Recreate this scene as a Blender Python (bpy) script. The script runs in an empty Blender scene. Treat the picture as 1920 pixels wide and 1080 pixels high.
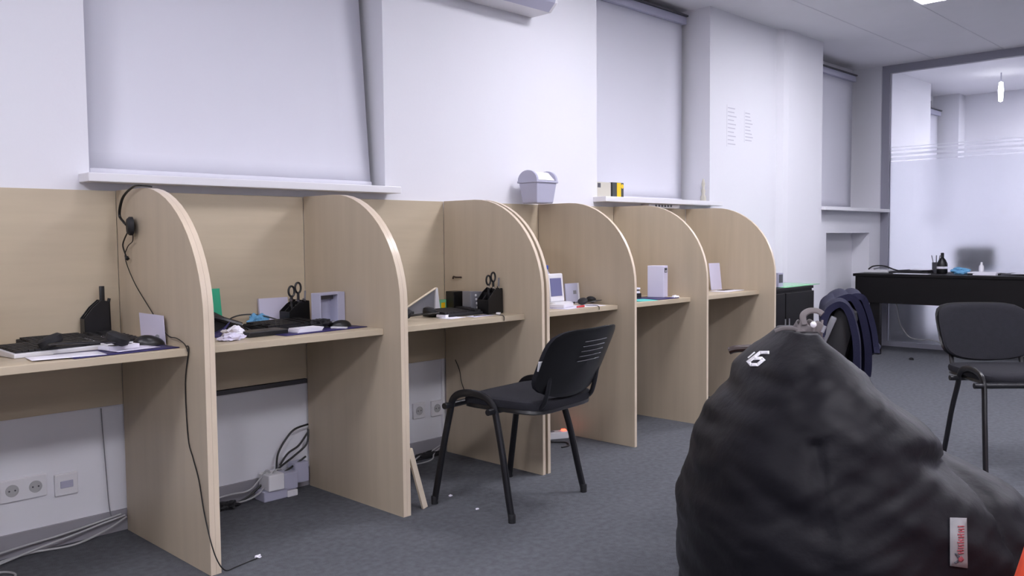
import bpy, bmesh, math, random
from mathutils import Vector, Matrix, noise
from mathutils.bvhtree import BVHTree
random.seed(7)
S = bpy.context.scene
COL = S.collection
R = math.radians
# ------------------------------------------------------------ camera
cd = bpy.data.cameras.new('camera'); cam = bpy.data.objects.new('camera', cd); COL.objects.link(cam)
cd.sensor_width = 36; cd.lens = 1616.3 * 36 / 1920; cd.clip_start = .05
Rv = Vector((0.69586631, -0.71810908, -0.00945618)); Uv = Vector((0.04777053, 0.03314499, 0.99830826))
Fv = Vector((0.71658081, 0.69514082, -0.05736893)); Cv = Vector((0, -3.36536, 1.10733))
M = Matrix((Rv, Uv, -Fv)).transposed().to_4x4(); M.translation = Cv
cam.matrix_world = M; S.camera = cam
# ------------------------------------------------------------ world, view
w = bpy.data.worlds.new('night'); S.world = w; w.use_nodes = True
w.node_tree.nodes['Background'].inputs[0].default_value = (.02, .025, .04, 1)
w.node_tree.nodes['Background'].inputs[1].default_value = .3
S.view_settings.view_transform = 'Standard'; S.view_settings.look = 'None'
S.view_settings.gamma = 1; S.view_settings.use_curve_mapping = False
S.view_settings.exposure = 0.0
LAMP = 44.0
LAMP_COL = (.93, .91, 1.0)
# main room lamps (x, y, strength factor); the glazed room has its own
LAMPS = [(6.3, -1.39, 1), (3.9, -1.39, 1), (1.5, -1.39, .3), (-.9, -1.39, .9), (6.3, -3.79, .8), (3.9, -3.79, .9), (1.5, -3.79, 1.2), (-.9, -3.79, 1.8), (3.9, -6.19, .8), (.3, -6.19, 1)]
LAMPS2 = [(10.2, -1.9, 2.2), (10.2, -4.0, 2.0)]
# ------------------------------------------------------------ materials
def s2l(c):
    return tuple(((v / 255 + .055) / 1.055) ** 2.4 if v > 10 else v / 255 / 12.92 for v in c) + (1,)
def mat(name, col, rough=.5, metal=0, spec=.5, bump=0, bscale=80, vary=0, vscale=8, stretch=(1, 1, 1), trans=0, emit=0, sheen=0):
    m = bpy.data.materials.new(name); m.use_nodes = True
    nt = m.node_tree; b = nt.nodes['Principled BSDF']
    c = s2l(col); b.inputs['Base Color'].default_value = c
    b.inputs['Roughness'].default_value = rough; b.inputs['Metallic'].default_value = metal
    b.inputs['Specular IOR Level'].default_value = spec
    if trans: b.inputs['Transmission Weight'].default_value = trans
    if sheen: b.inputs['Sheen Weight'].default_value = sheen
    if emit: b.inputs['Emission Color'].default_value = c; b.inputs['Emission Strength'].default_value = emit
    tc = nt.nodes.new('ShaderNodeTexCoord'); mp = nt.nodes.new('ShaderNodeMapping'); mp.inputs['Scale'].default_value = stretch
    nt.links.new(tc.outputs['Object'], mp.inputs[0])
    if vary:
        n = nt.nodes.new('ShaderNodeTexNoise'); n.inputs['Scale'].default_value = vscale; n.inputs['Detail'].default_value = 5
        nt.links.new(mp.outputs[0], n.inputs['Vector'])
        r = nt.nodes.new('ShaderNodeMapRange'); r.inputs['From Min'].default_value = .3; r.inputs['From Max'].default_value = .7
        r.inputs['To Min'].default_value = 1 - vary; r.inputs['To Max'].default_value = 1 + vary
        nt.links.new(n.outputs['Fac'], r.inputs[0])
        mx = nt.nodes.new('ShaderNodeVectorMath'); mx.operation = 'SCALE'; mx.inputs[0].default_value = c[:3]
        nt.links.new(r.outputs[0], mx.inputs['Scale']); nt.links.new(mx.outputs[0], b.inputs['Base Color'])
    if bump:
        n2 = nt.nodes.new('ShaderNodeTexNoise'); n2.inputs['Scale'].default_value = bscale; n2.inputs['Detail'].default_value = 4
        nt.links.new(mp.outputs[0], n2.inputs['Vector'])
        bp = nt.nodes.new('ShaderNodeBump'); bp.inputs['Strength'].default_value = bump; bp.inputs['Distance'].default_value = .01
        nt.links.new(n2.outputs['Fac'], bp.inputs['Height']); nt.links.new(bp.outputs[0], b.inputs['Normal'])
    return m
OAK = (190, 176, 152)
M_ = dict(
    oak_h=mat('oak_grain_along', OAK, .42, vary=.055, vscale=4, stretch=(.5, 5, 5)),
    oak_v=mat('oak_grain_up', (186, 172, 150), .42, vary=.055, vscale=4, stretch=(5, 5, .4)),
    oak_edge=mat('oak_edge_band', (212, 196, 174), .3, vary=.04, vscale=5, stretch=(4, 4, 1)),
    wall=mat('white_plaster', (226, 226, 232), .8, bump=.03, bscale=60),
    blind=mat('blind_fabric', (218, 218, 227), .75, bump=.02, bscale=300),
    ceil=mat('ceiling_board', (232, 231, 236), .85, vary=.02, vscale=2),
    carpet=mat('grey_carpet', (97, 99, 104), .95, bump=.6, bscale=260, vary=.16, vscale=38, spec=.15),
    skirt=mat('grey_skirting', (150, 148, 154), .5),
    white=mat('white_plastic', (225, 224, 228), .35),
    offwhite=mat('greyish_plastic', (176, 176, 196), .4),
    alu=mat('brushed_aluminium', (150, 150, 162), .45),
    black=mat('black_plastic', (20, 20, 22), .35),
    blackm=mat('black_matt', (24, 24, 28), .7),
    key=mat('black_keys', (32, 31, 33), .55),
    metal_blk=mat('black_painted_steel', (22, 22, 26), .3),
    fabric=mat('charcoal_fabric', (40, 40, 45), .95, bump=.3, bscale=400, vary=.06, vscale=40, spec=.2),
    bag=mat('black_nylon', (16, 15, 20), .48, bump=.14, bscale=34, spec=.13, sheen=.02),
    navy=mat('navy_cloth', (33, 34, 56), .85, bump=.15, bscale=200, spec=.2),
    wenge=mat('black_brown_laminate', (15, 13, 14), .5, vary=.1, vscale=5, stretch=(1, 1, 8), spec=.25),
    brown=mat('dark_brown_wood', (48, 30, 24), .4),
    paper=mat('white_paper', (236, 234, 244), .8),
    paper2=mat('lilac_paper', (214, 210, 230), .8),
    purple=mat('indigo_folder', (44, 38, 92), .45),
    teal=mat('teal_sheet', (90, 205, 200), .5),
    green=mat('green_card', (24, 160, 118), .5),
    lime=mat('pale_green_glass', (120, 190, 140), .2),
    blue=mat('blue_mask_cloth', (104, 164, 205), .8),
    yellow=mat('yellow_print', (240, 196, 20), .5),
    darkprint=mat('dark_print', (58, 62, 60), .5),
    ink=mat('grey_ink', (196, 195, 206), .8),
    inkd=mat('dark_ink', (62, 64, 72), .7),
    red=mat('red_plastic', (200, 60, 60), .4),
    orange=mat('orange_cloth', (238, 84, 50), .6, bump=.1, bscale=60),
    grey=mat('mid_grey_plastic', (126, 126, 132), .4),
    dgrey=mat('dark_grey_plastic', (72, 72, 78), .4),
    cable_w=mat('pale_grey_cable', (176, 176, 178), .5),
    cable_k=mat('black_cable', (20, 20, 22), .5),
    lath=mat('pale_wood', (228, 214, 190), .6, vary=.05),
    chrome=mat('chrome', (210, 210, 215), .15, metal=1),
    strap=mat('grey_olive_webbing', (104, 98, 98), .8),
    taggrey=mat('grey_tag_cloth', (122, 121, 123), .8),
    tagred=mat('faded_red_print', (134, 62, 70), .8),
    cream=mat('cream_ceramic', (196, 192, 178), .5),
    night=mat('night_glass', (10, 12, 18), .1),
    bcap=mat('blue_bottle_cap', (70, 92, 170), .4),
    lilac=mat('lilac_screen', (110, 112, 150), .3),
    led=mat('lit_red_switch', (255, 70, 50), .4, emit=6),
)
def lampmat(name, f):
    m = bpy.data.materials.new(name); m.use_nodes = True; nt = m.node_tree; nt.nodes.clear()
    e = nt.nodes.new('ShaderNodeEmission'); o = nt.nodes.new('ShaderNodeOutputMaterial')
    e.inputs[0].default_value = LAMP_COL + (1,); e.inputs[1].default_value = LAMP * f
    nt.links.new(e.outputs[0], o.inputs[0]); return m
def glassmat(name, frost, milk):
    m = bpy.data.materials.new(name); m.use_nodes = True; nt = m.node_tree; nt.nodes.clear()
    o = nt.nodes.new('ShaderNodeOutputMaterial')
    t = nt.nodes.new('ShaderNodeBsdfRefraction'if frost else 'ShaderNodeBsdfTransparent')
    t.inputs[0].default_value = (.98, .985, 1, 1)
    if frost: t.inputs['Roughness'].default_value = frost; t.inputs['IOR'].default_value = 1.3
    g = nt.nodes.new('ShaderNodeBsdfGlossy'); g.inputs['Roughness'].default_value = .02 if not frost else .08
    f = nt.nodes.new('ShaderNodeFresnel'); f.inputs[0].default_value = 1.35
    mx = nt.nodes.new('ShaderNodeMixShader'); nt.links.new(f.outputs[0], mx.inputs[0])
    nt.links.new(t.outputs[0], mx.inputs[1]); nt.links.new(g.outputs[0], mx.inputs[2])
    d = nt.nodes.new('ShaderNodeBsdfDiffuse'); d.inputs[0].default_value = (.88, .89, .95, 1)
    m2 = nt.nodes.new('ShaderNodeMixShader'); m2.inputs[0].default_value = milk
    nt.links.new(mx.outputs[0], m2.inputs[1]); nt.links.new(d.outputs[0], m2.inputs[2])
    nt.links.new(m2.outputs[0], o.inputs[0]); return m
M_['glass'] = glassmat('clear_glass', 0, .02)
M_['frost'] = glassmat('frosted_film', .40, .12)
# ------------------------------------------------------------ mesh helpers

class MB:
    def __init__(s): s.bm = bmesh.new()
    def box(s, x0, y0, z0, x1, y1, z1, mtx=None, bev=0):
        bm = s.bm
        vs = [bm.verts.new((x, y, z)) for z in (z0, z1) for y in (y0, y1) for x in (x0, x1)]
        for f in ((0, 2, 3, 1), (4, 5, 7, 6), (0, 1, 5, 4), (2, 6, 7, 3), (0, 4, 6, 2), (1, 3, 7, 5)):
            bm.faces.new([vs[i] for i in f])
        if bev:
            es = list({e for v in vs for e in v.link_edges})
            r = bmesh.ops.bevel(bm, geom=es, offset=bev, segments=2, affect='EDGES', profile=.5)
            vs = list({v for f in r['faces'] for v in f.verts} | {v for v in vs if v.is_valid})
        if mtx is not None:
            for v in vs: v.co = mtx @ v.co
        return s
    def prism(s, pts, a, b, axis='x', mtx=None):
        bm = s.bm
        def P(p, t):
            if axis == 'x': c = Vector((t, p[0], p[1]))
            elif axis == 'y': c = Vector((p[0], t, p[1]))
            else: c = Vector((p[0], p[1], t))
            return mtx @ c if mtx is not None else c
        A = [bm.verts.new(P(p, a)) for p in pts]; B = [bm.verts.new(P(p, b)) for p in pts]
        n = len(pts)
        bm.faces.new(A[::-1]); bm.faces.new(B)
        for i in range(n): bm.faces.new((A[i], A[(i + 1) % n], B[(i + 1) % n], B[i]))
        return s
    def tube(s, pts, r, seg=8, smooth=True, closed=False, flat=1.0, up=None):
        pts = [Vector(p) for p in pts]
        if smooth and len(pts) > 2: pts = crom(pts, 6)
        bm = s.bm; rings = []; n = len(pts); prev = None
        for i, p in enumerate(pts):
            d = (pts[min(i + 1, n - 1)] - pts[max(i - 1, 0)]).normalized()
            if prev is None:
                ref = Vector(up) if up else (Vector((0, 0, 1)) if abs(d.z) < .9 else Vector((1, 0, 0)))
                u = d.cross(ref).normalized()
            else:
                u = (prev - d * prev.dot(d)).normalized()
            prev = u; v = d.cross(u)
            rr = r[min(i * len(r) // n, len(r) - 1)] if isinstance(r, (list, tuple)) else r
            rings.append([bm.verts.new(p + u * math.cos(2 * math.pi * k / seg) * rr + v * math.sin(2 * math.pi * k / seg) * rr * flat) for k in range(seg)])
        for a, b in zip(rings, rings[1:]):
            for k in range(seg): bm.faces.new((a[k], a[(k + 1) % seg], b[(k + 1) % seg], b[k]))
        bm.faces.new(rings[0][::-1]); bm.faces.new(rings[-1])
        return s
    def lathe(s, prof, seg=24, mtx=None):
        bm = s.bm; rings = []
        for r, z in prof:
            ring = []
            for k in range(seg):
                c = Vector((max(r, .0002) * math.cos(2 * math.pi * k / seg), max(r, .0002) * math.sin(2 * math.pi * k / seg), z))
                ring.append(bm.verts.new(mtx @ c if mtx is not None else c))
            rings.append(ring)
        for a, b in zip(rings, rings[1:]):
            for k in range(seg): bm.faces.new((a[k], a[(k + 1) % seg], b[(k + 1) % seg], b[k]))
        bm.faces.new(rings[0][::-1]); bm.faces.new(rings[-1])
        return s
    def grid(s, fn, nu, nv, thick=0):
        bm = s.bm
        V = [[bm.verts.new(fn(i / nu, j / nv)) for j in range(nv + 1)] for i in range(nu + 1)]
        for i in range(nu):
            for j in range(nv): bm.faces.new((V[i][j], V[i + 1][j], V[i + 1][j + 1], V[i][j + 1]))
        return s
    def build(s, name, m, parent=None, smooth=True, thick=0, bevel=0, subd=0):
        bmesh.ops.recalc_face_normals(s.bm, faces=s.bm.faces)
        me = bpy.data.meshes.new(name); s.bm.to_mesh(me); s.bm.free()
        if smooth:
            for p in me.polygons: p.use_smooth = True
        me.materials.append(M_[m] if isinstance(m, str) else m)
        o = bpy.data.objects.new(name, me); COL.objects.link(o)
        if parent is not None: o.parent = parent
        if subd:
            md = o.modifiers.new('sub', 'SUBSURF'); md.levels = subd; md.render_levels = subd
        if thick:
            md = o.modifiers.new('sol', 'SOLIDIFY'); md.thickness = thick; md.offset = 0
        if bevel:
            md = o.modifiers.new('bev', 'BEVEL'); md.width = bevel; md.segments = 2; md.limit_method = 'ANGLE'
        if smooth and not subd:
            try: me.set_sharp_from_angle(angle=R(38))
            except Exception: pass
        return o
def crom(P, k):
    out = []
    for i in range(len(P) - 1):
        p0 = P[max(i - 1, 0)]; p1 = P[i]; p2 = P[i + 1]; p3 = P[min(i + 2, len(P) - 1)]
        for j in range(k):
            t = j / k
            out.append(.5 * ((2 * p1) + (p2 - p0) * t + (2 * p0 - 5 * p1 + 4 * p2 - p3) * t * t + (3 * p1 - p0 - 3 * p2 + p3) * t ** 3))
    out.append(P[-1]); return out
def tag(o, label=None, cat=None, group=None, kind=None):
    if label: o['label'] = label
    if cat: o['category'] = cat
    if group: o['group'] = group
    if kind: o['kind'] = kind
    return o
def thing(name, label, cat, loc=(0, 0, 0), rz=0, group=None):
    o = bpy.data.objects.new(name, None); COL.objects.link(o); o.location = loc; o.rotation_euler.z = R(rz)
    o.empty_display_size = .1
    return tag(o, label, cat, group)
def solo(mb, name, m, label, cat, loc=(0, 0, 0), rz=0, group=None, **k):
    o = mb.build(name, m, None, **k); o.location = loc; o.rotation_euler.z = R(rz)
    return tag(o, label, cat, group)
def struct(mb, name, m, parent=None, **k):
    o = mb.build(name, m, parent, smooth=False, **k)
    if parent is None: o['kind'] = 'structure'
    return o
# ------------------------------------------------------------ room
H = 2.769; X0, X1, XG, Y1 = -2.6, 11.32, 8.79, -7.6
DW = .36; WS = 1.36
WIN = [(1.222, 2.592), (4.237, 5.552), (7.30, 8.74), (10.14, 11.1)]
struct(MB().box(X0 - .1, Y1 - .1, -.1, X1 + .1, DW, 0), 'floor', 'carpet')
struct(MB().box(X0 - .1, Y1 - .1, H, X1 + .1, DW, H + .1), 'ceiling', 'ceil')
def wallback():
    b = MB()
    xs = [X0 - .1] + [v for wn in WIN for v in wn] + [X1 + .1]
    for i in range(0, len(xs), 2): b.box(xs[i], 0, WS - .03, xs[i + 1], DW, H)
    b.box(X0 - .1, 0, 0, 7.52, DW, WS - .03); b.box(8.49, 0, 0, 10.21, DW, WS - .03); b.box(11.1, 0, 0, X1 + .1, DW, WS - .03)
    for NX0, NX1, NZ in ((7.52, 8.49, 1.13), (10.21, 11.1, 1.105)):
        b.box(NX0, 0, NZ, NX1, DW, WS - .03); b.box(NX0, .17 if NX0 < 8 else .05, 0, NX1, DW, NZ)
    return b
struct(wallback(), 'wall_back', 'wall')
struct(MB().prism([(6.56, .0), (6.60, -.045), (6.66, -.06), (7.285, -.06), (7.30, -.05), (7.30, .0)], 0, H, 'z'), 'trim_pier', 'wall')
struct(MB().box(X1, Y1, 0, X1 + .1, 0, H), 'wall_far', 'wall')
struct(MB().box(X0 - .1, Y1, 0, X0, 0, H), 'wall_left', 'wall')
struct(MB().box(X0, Y1 - .1, 0, X1, Y1, H), 'wall_front', 'wall')
b = MB()
for a, c in ((X0, 7.52), (8.49, XG)): b.box(a, -.012, 0, c, 0, .08)
struct(b, 'baseboard_back', 'skirt')
# thin joint lines of the ceiling boards
b = MB()
for y in (-.49, -1.08): b.box(X0, y - .004, H - .0015, XG, y + .004, H)
struct(b, 'trim_ceiling_joints', mat('joint_filler', (214, 213, 220), .9))
for i, (a, c) in enumerate(WIN):
    wd = struct(MB().box(a, .31, WS, c, .315, H), 'window_%d' % (i + 1), 'night')
    f = MB()
    f.box(a, .29, WS, a + .06, .33, H).box(c - .06, .29, WS, c, .33, H).box(a + .06, .29, WS, c - .06, .33, WS + .06).box(a + .06, .29, H - .06, c - .06, .33, H).box((a + c) / 2 - .04, .29, WS + .06, (a + c) / 2 + .04, .33, H - .06)
    struct(f, 'window_frame', 'white', wd)
    s = MB()
    lo, hi = (a - .04, c + .02)
    if i == 2: s.box(7.28, -.10, WS - .03, XG - .05, .0, WS); s.box(a, 0, WS - .03, c, .29, WS)
    else: s.box(lo, -.10, WS - .032, hi, 0, WS); s.box(a, 0, WS - .03, c, .29, WS)
    struct(s, 'window_sill', 'white', wd, bevel=.003)
# blinds
def blind(i, x0, x1, yt, yb, zt, zb, label):
    t = thing('roller_blind', label, 'blind', ((x0 + x1) / 2, yt, zb))
    ox, oy, oz = (x0 + x1) / 2, yt, zb; hw = (x1 - x0) / 2
    c = MB().box(-hw - .015, -.035, zt - oz - .005, hw + .015, .04, zt - oz + .05, bev=.006)
    c.build('cassette', 'offwhite', t)
    c = MB().box(-hw - .02, -.045, zt - oz + .05, hw + .02, .05, zt - oz + .062); c.build('gap_strip', 'dgrey', t)  # dark grey strip drawn for the dark gap above the cassette
    def fn(u, v):
        x = -hw + 2 * hw * u; z = (zt - oz) * (1 - v)
        y = (yb - yt) * v + .004 * math.sin(v * 3 + u * 5) * v
        return Vector((x, y, z))
    MB().grid(fn, 8, 16).build('blind_fabric', 'blind', t, thick=.002)
    MB().box(-hw, yb - yt - .008, -.012, hw, yb - yt + .008, .014, bev=.004).build('bottom_bar', 'blind', t)
    return t
blind(0, 1.245, 2.557, .172, .066, 2.66, WS + .016, 'wide white roller blind pulled down over the large left window, hanging askew')
blind(1, 4.26, 5.497, .205, .205, 2.665, WS + .016, 'white roller blind pulled down over the middle window above the row of booths')
blind(2, 7.33, 8.53, .205, .205, 2.62, WS + .016, 'narrow-looking white roller blind beside the glass partition frame')
blind(3, 10.17, 11.0, .205, .205, 2.52, WS + .016, 'white roller blind seen through the glass partition')
# lamps
def lamp(i, x, y, f, label, grp):
    t = thing('ceiling_light', label, 'ceiling light', (x, y, H), 0, grp)
    fr = MB()
    for a in (-1, 1):
        fr.box(-.3, a * .29 - .01, -.012, .3, a * .29 + .01, 0); fr.box(a * .29 - .01, -.28, -.012, a * .29 + .01, .28, 0)
    fr.build('light_frame', 'white', t, smooth=False)
    MB().box(-.28, -.28, -.008, .28, .28, -.002).build('diffuser', lampmat('lit_panel_%d' % i, f), t, smooth=False)
LL = ['square lit panel in the ceiling at the upper right edge of the photo', 'lit ceiling panel above the white carton, nearest the booths', 'lit ceiling panel above the second booth from the left', 'lit ceiling panel in the corner left of the booths', 'lit ceiling panel over the middle of the room near the glass partition', 'lit ceiling panel above the right-hand visitor chair', 'lit ceiling panel above the orange pouf', 'lit ceiling panel over the left end of the room, away from the booths', 'lit ceiling panel by the wall opposite the booths, towards the partition', 'lit ceiling panel by the wall opposite the booths, at the left']
for i, (x, y, f) in enumerate(LAMPS):
    lamp(i, x, y, f, LL[i], 'square ceiling panels of the main room')
for i, (x, y, f) in enumerate(LAMPS2): lamp(20 + i, x, y, f, ('ceiling panel of the glazed room, the one nearer the booth wall', 'ceiling panel of the glazed room, the one away from the booth wall')[i], 'ceiling panels of the glazed room')
# ------------------------------------------------------------ glass partition
ZF = 1.97
gp = tag(bpy.data.objects.new('trim_partition', None), None, None, None, 'structure'); COL.objects.link(gp); gp.location = (XG, 0, 0)
pf = MB().box(-.03, -.075, 0, .03, 0, H)
pf.box(-.03, Y1, H - .075, .03, -.075, H).box(-.03, Y1, 0, .03, -.075, .045)
for y in (-2.6, -5.1): pf.box(-.03, y - .03, .045, .03, y + .03, H - .075)
struct(pf, 'partition_frame', 'alu', gp)
for a, c in ((-2.57, -.075), (-5.07, -2.63), (Y1, -5.13)):
    struct(MB().box(-.005, a, .045, .005, c, H - .075), 'glass_pane', 'glass', gp)
    st = MB().box(.012, a, .045, .016, c, ZF - .14)
    struct(st, 'frosted_film', 'frost', gp)
    st = MB()
    for k, (z, hh) in enumerate(((ZF - .115, .03), (ZF - .07, .022), (ZF - .03, .014), (ZF, .008))): st.box(.012, a, z - hh / 2, .016, c, z + hh / 2)
    struct(st, 'film_stripes', 'frost', gp)
# ------------------------------------------------------------ study booths
def side_profile():
    pts = [(-.022, 0), (-.022, 1.3), (-.25, 1.3)]
    for k in range(1, 15):
        a = math.pi / 2 * k / 14; pts.append((-.25 - .446 * math.sin(a), .85 + .45 * math.cos(a)))
    pts += [(-.696, 0)]
    return pts
SP = side_profile()
def side_panel(parent, ox, x, t=.018):
    o = MB().prism(SP, x - ox, x - ox + t, 'x').build('side_panel', 'oak_v', parent, smooth=False)
    # edging band follows the curved front edge
    e = MB(); off = .0012
    pts = SP[2:]; ed = [(p[0] - off, p[1] + off * .5) for p in pts]
    bm = e.bm; prev = None
    for p, q in zip([SP[1]] + pts, [(SP[1][0], SP[1][1] + off)] + ed):
        ring = [bm.verts.new((x - ox, p[0], p[1])), bm.verts.new((x - ox, q[0], q[1])), bm.verts.new((x - ox + t, q[0], q[1])), bm.verts.new((x - ox + t, p[0], p[1]))]
        if prev:
            for k in range(3): bm.faces.new((prev[k], prev[k + 1], ring[k + 1], ring[k]))
        prev = ring
    e.build('edge_band', 'oak_edge', o)
def booth(label, xl, xr, left, right, zb=.49, zt=1.3):
    # xl..xr clear opening; left/right: x of the panels this unit carries
    ox = (xl + xr) / 2
    t = thing('study_booth', label, 'desk booth', (ox, -.35, 0), 0)
    hold = t
    def shift(o): o.location.y += .35
    n0 = set(COL.objects)
    for x in left + right: side_panel(t, ox, x)
    MB().box(xl - ox + .0005, -.02, zb, xr - ox - .0005, -.002, zt, bev=.001).build('back_panel', 'oak_h', t, smooth=False)
    MB().box(xl - ox + .0005, -.587, .725, xr - ox - .0005, -.0205, .75, bev=.0015).build('desktop', 'oak_h', t, smooth=False)
    for o in set(COL.objects) - n0:
        if o.parent == t: shift(o)
    return t
B = [(.52, 1.307, [.502], [1.307]), (1.344, 2.119, [1.3256], [2.119]), (2.156, 2.948, [2.1376], [2.948]),
     (3.001, 3.670, [2.983], [3.670]), (3.6885, 4.377, [], [4.377]), (4.3955, 5.203, [], [5.203])]
BL = ['pale oak desk booth at the left edge of the photo',
      'pale oak desk booth, second from the left, with cables and plugs on the floor below',
      'pale oak desk booth behind the black chair, with a round-topped double side',
      'pale oak desk booth just right of the black chair, below the small grey bin',
      'pale oak desk booth holding the tall white carton',
      'pale oak desk booth at the far end of the row beside the black cabinet']
for a, l in zip(B, BL): booth(l, *a)
solo(MB().box(1.35, -.024, .468, 2.117, -.004, .487), 'metal_strip', 'dgrey', 'dark strip under the back panel of the second booth from the left', 'strip')
# ------------------------------------------------------------ chairs
def visitor_chair(label, loc, rz, seatm='fabric'):
    t = thing('visitor_chair', label, 'chair', loc, rz)
    for sx in (-1, 1):
        ft = .255 * sx; tp = .232 * sx
        fr = MB().tube([(ft, .205, .012), (ft - .006 * sx, .185, .12), (ft - .014 * sx, .157, .27), (tp, .13, .40), (tp, .117, .445), (tp, .085, .472), (tp, .03, .483), (tp, -.03, .481), (tp, -.075, .466), (tp, -.10, .44), (tp, -.115, .39), (ft - .014 * sx, -.148, .27), (ft - .006 * sx, -.18, .12), (ft, -.205, .012)], .0155, 10, flat=.7, up=(1, 0, 0))
        o = fr.build('side_frame', 'metal_blk', t)
        for y in (.205, -.205):
            MB().lathe([(.0145, 0), (.0150, .03), (.013, .035)], 12, Matrix.Translation((ft, y, 0))).build('rubber_foot', 'blackm', o)
    for y, z in ((.125, .425), (-.105, .425)):
        MB().tube([(-.275, y, z), (.275, y, z)], .013, 10, smooth=False).build('crossbar', 'metal_blk', t)
    # seat: thick pad bowed at the front, plastic shell below
    def seatz(x, y): return .462 + .012 * math.cos(x * 6) - .05 * max(0, (y - .02)) * 1.5 - .1 * max(0, y - .06) ** 1 * .4 + .015 * abs(x / .22) ** 3
    def pad(zoff, sc, th):
        b = MB(); bm = b.bm; n = 40; rings = []
        for (s_, dz) in ((0.001, 0), (.4, 0), (.75, 0), (.93, -.002), (.985, -.010), (1.0, -.022), (.985, -th + .006), (.9, -th), (.4, -th), (.001, -th)):
            ring = []
            for k in range(n):
                a = 2 * math.pi * k / n; c, sn = math.cos(a), math.sin(a)
                q = (abs(c) ** 5 + abs(sn) ** 5) ** (-1 / 5)
                x = .228 * sc * q * c * s_; y = -.10 + .205 * sc * q * sn * s_
                ring.append(bm.verts.new((x, y, seatz(x, y) + zoff + dz)))
            rings.append(ring)
        for a, c in zip(rings, rings[1:]):
            for k in range(n): bm.faces.new((a[k], a[(k + 1) % n], c[(k + 1) % n], c[k]))
        bm.faces.new(rings[0]); bm.faces.new(rings[-1][::-1]); return b
    pad(0, 1, .045).build('seat', seatm, t)
    pad(-.03, .985, .03).build('seat_shell', 'black', t)
    # backrest, concave to the front
    def bk(off, sc, th, name, m):
        b = MB(); bm = b.bm; n = 44; rings = []
        for (s_, dy) in ((.001, 0), (.5, 0), (.8, 0), (.95, -.002), (1.0, -.012), (.97, -th + .003), (.85, -th), (.5, -th), (.001, -th)):
            ring = []
            for k in range(n):
                a = 2 * math.pi * k / n; c, sn = math.cos(a), math.sin(a)
                q = (abs(c) ** 5 + abs(sn) ** 5) ** (-1 / 5)
                x = .232 * sc * q * c * s_; zz = .142 * sc * q * sn * s_
                if zz < 0: x *= 1 - .0 * zz; zz *= 1 - .25 * (x / .23) ** 2   # lower edge bows down mid-width
                z = .617 + zz
                y = -.345 - .46 * (z - .615) + 1.0 * x * x + dy + off
                ring.append(bm.verts.new((x, y, z)))
            rings.append(ring)
        for a, c in zip(rings, rings[1:]):
            for k in range(n): bm.faces.new((a[k], a[(k + 1) % n], c[(k + 1) % n], c[k]))
        bm.faces.new(rings[0]); bm.faces.new(rings[-1][::-1])
        return b.build(name, m, t)
    bk(.0, .97, .03, 'backrest', seatm)
    sh = bk(-.026, 1.0, .018, 'backrest_shell', 'black')
    vg = MB()
    for zz in (.705, .685, .665, .645, .625):
        pts = [(x, -.345 - .46 * (zz - .615) + x * x - .0465, zz) for x in (-.07, -.03, .01, .05, .09)]
        vg.tube(pts, .0022, 6)
    vg.build('vent_slots', 'dgrey', sh)
    for sx in (-1, 1):
        MB().tube([(.17 * sx, -.03, .43), (.17 * sx, -.2, .425), (.17 * sx, -.285, .445), (.17 * sx, -.315, .50), (.17 * sx, -.335, .60)], .012, 8, flat=.7).build('back_support', 'metal_blk', t)
    return t, sh
ch1, sh1 = visitor_chair('black visitor chair pushed up to the third booth, seen from behind', (2.597, -.826, 0), 6.3)
MB().box(-.012, -.003, -.02, .012, .001, .02, Matrix.Translation((-.222, -.325, .62)) @ Matrix.Rotation(R(-28), 4, 'Z') @ Matrix.Rotation(R(16), 4, 'X')).build('white_sticker', 'white', sh1, smooth=False)
ch2, _ = visitor_chair('charcoal fabric visitor chair standing on the right, facing the camera', (4.485, -2.295, -0), 132.4)
# armchair hidden behind the bean bag
ac = thing('armchair', 'black armchair behind the bean bag with only an arm and its backrest showing', 'chair', (2.734, -1.943, 0), -65.9)
# local x: camera right, y: away. faces -x
ax = .20
MB().box(-.22, -.24, .40, .16, .24, .48, bev=.03).build('seat', 'blackm', ac)
MB().box(-.04, -.22, -.19, .04, .22, .19, Matrix.Translation((ax, 0, .70)) @ Matrix.Rotation(R(14), 4, 'Y'), bev=.03).build('backrest', 'blackm', ac)
for sy in (-.25, .27):
    e_ = -.055 if sy > 0 else .06
    MB().tube([(ax - .03, sy, .66), (.10, sy, .675), (.04 + e_ * .5, sy, .69), (-.07 + e_, sy, .682), (-.105 + e_, sy, .672)], .02, 10, flat=.7).build('armrest', 'brown', ac)
    MB().tube([(.0, sy, .68), (-.02, sy, .55), (0, sy * .85, .42)], .014, 8).build('armrest_support', 'metal_blk', ac)
    for xx in (-.2, .16):
        MB().tube([(xx * .9, sy * .8, .42), (xx, sy * .85, 0.0)], .014, 8, smooth=False).build('leg', 'metal_blk', ac)
MB().box(-.010, -.01, -.06, .010, .01, .06, Matrix.Translation((.185, -.232, .80)) @ Matrix.Rotation(R(22), 4, 'Y'), bev=.004).build('back_bracket', 'grey', ac)
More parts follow.
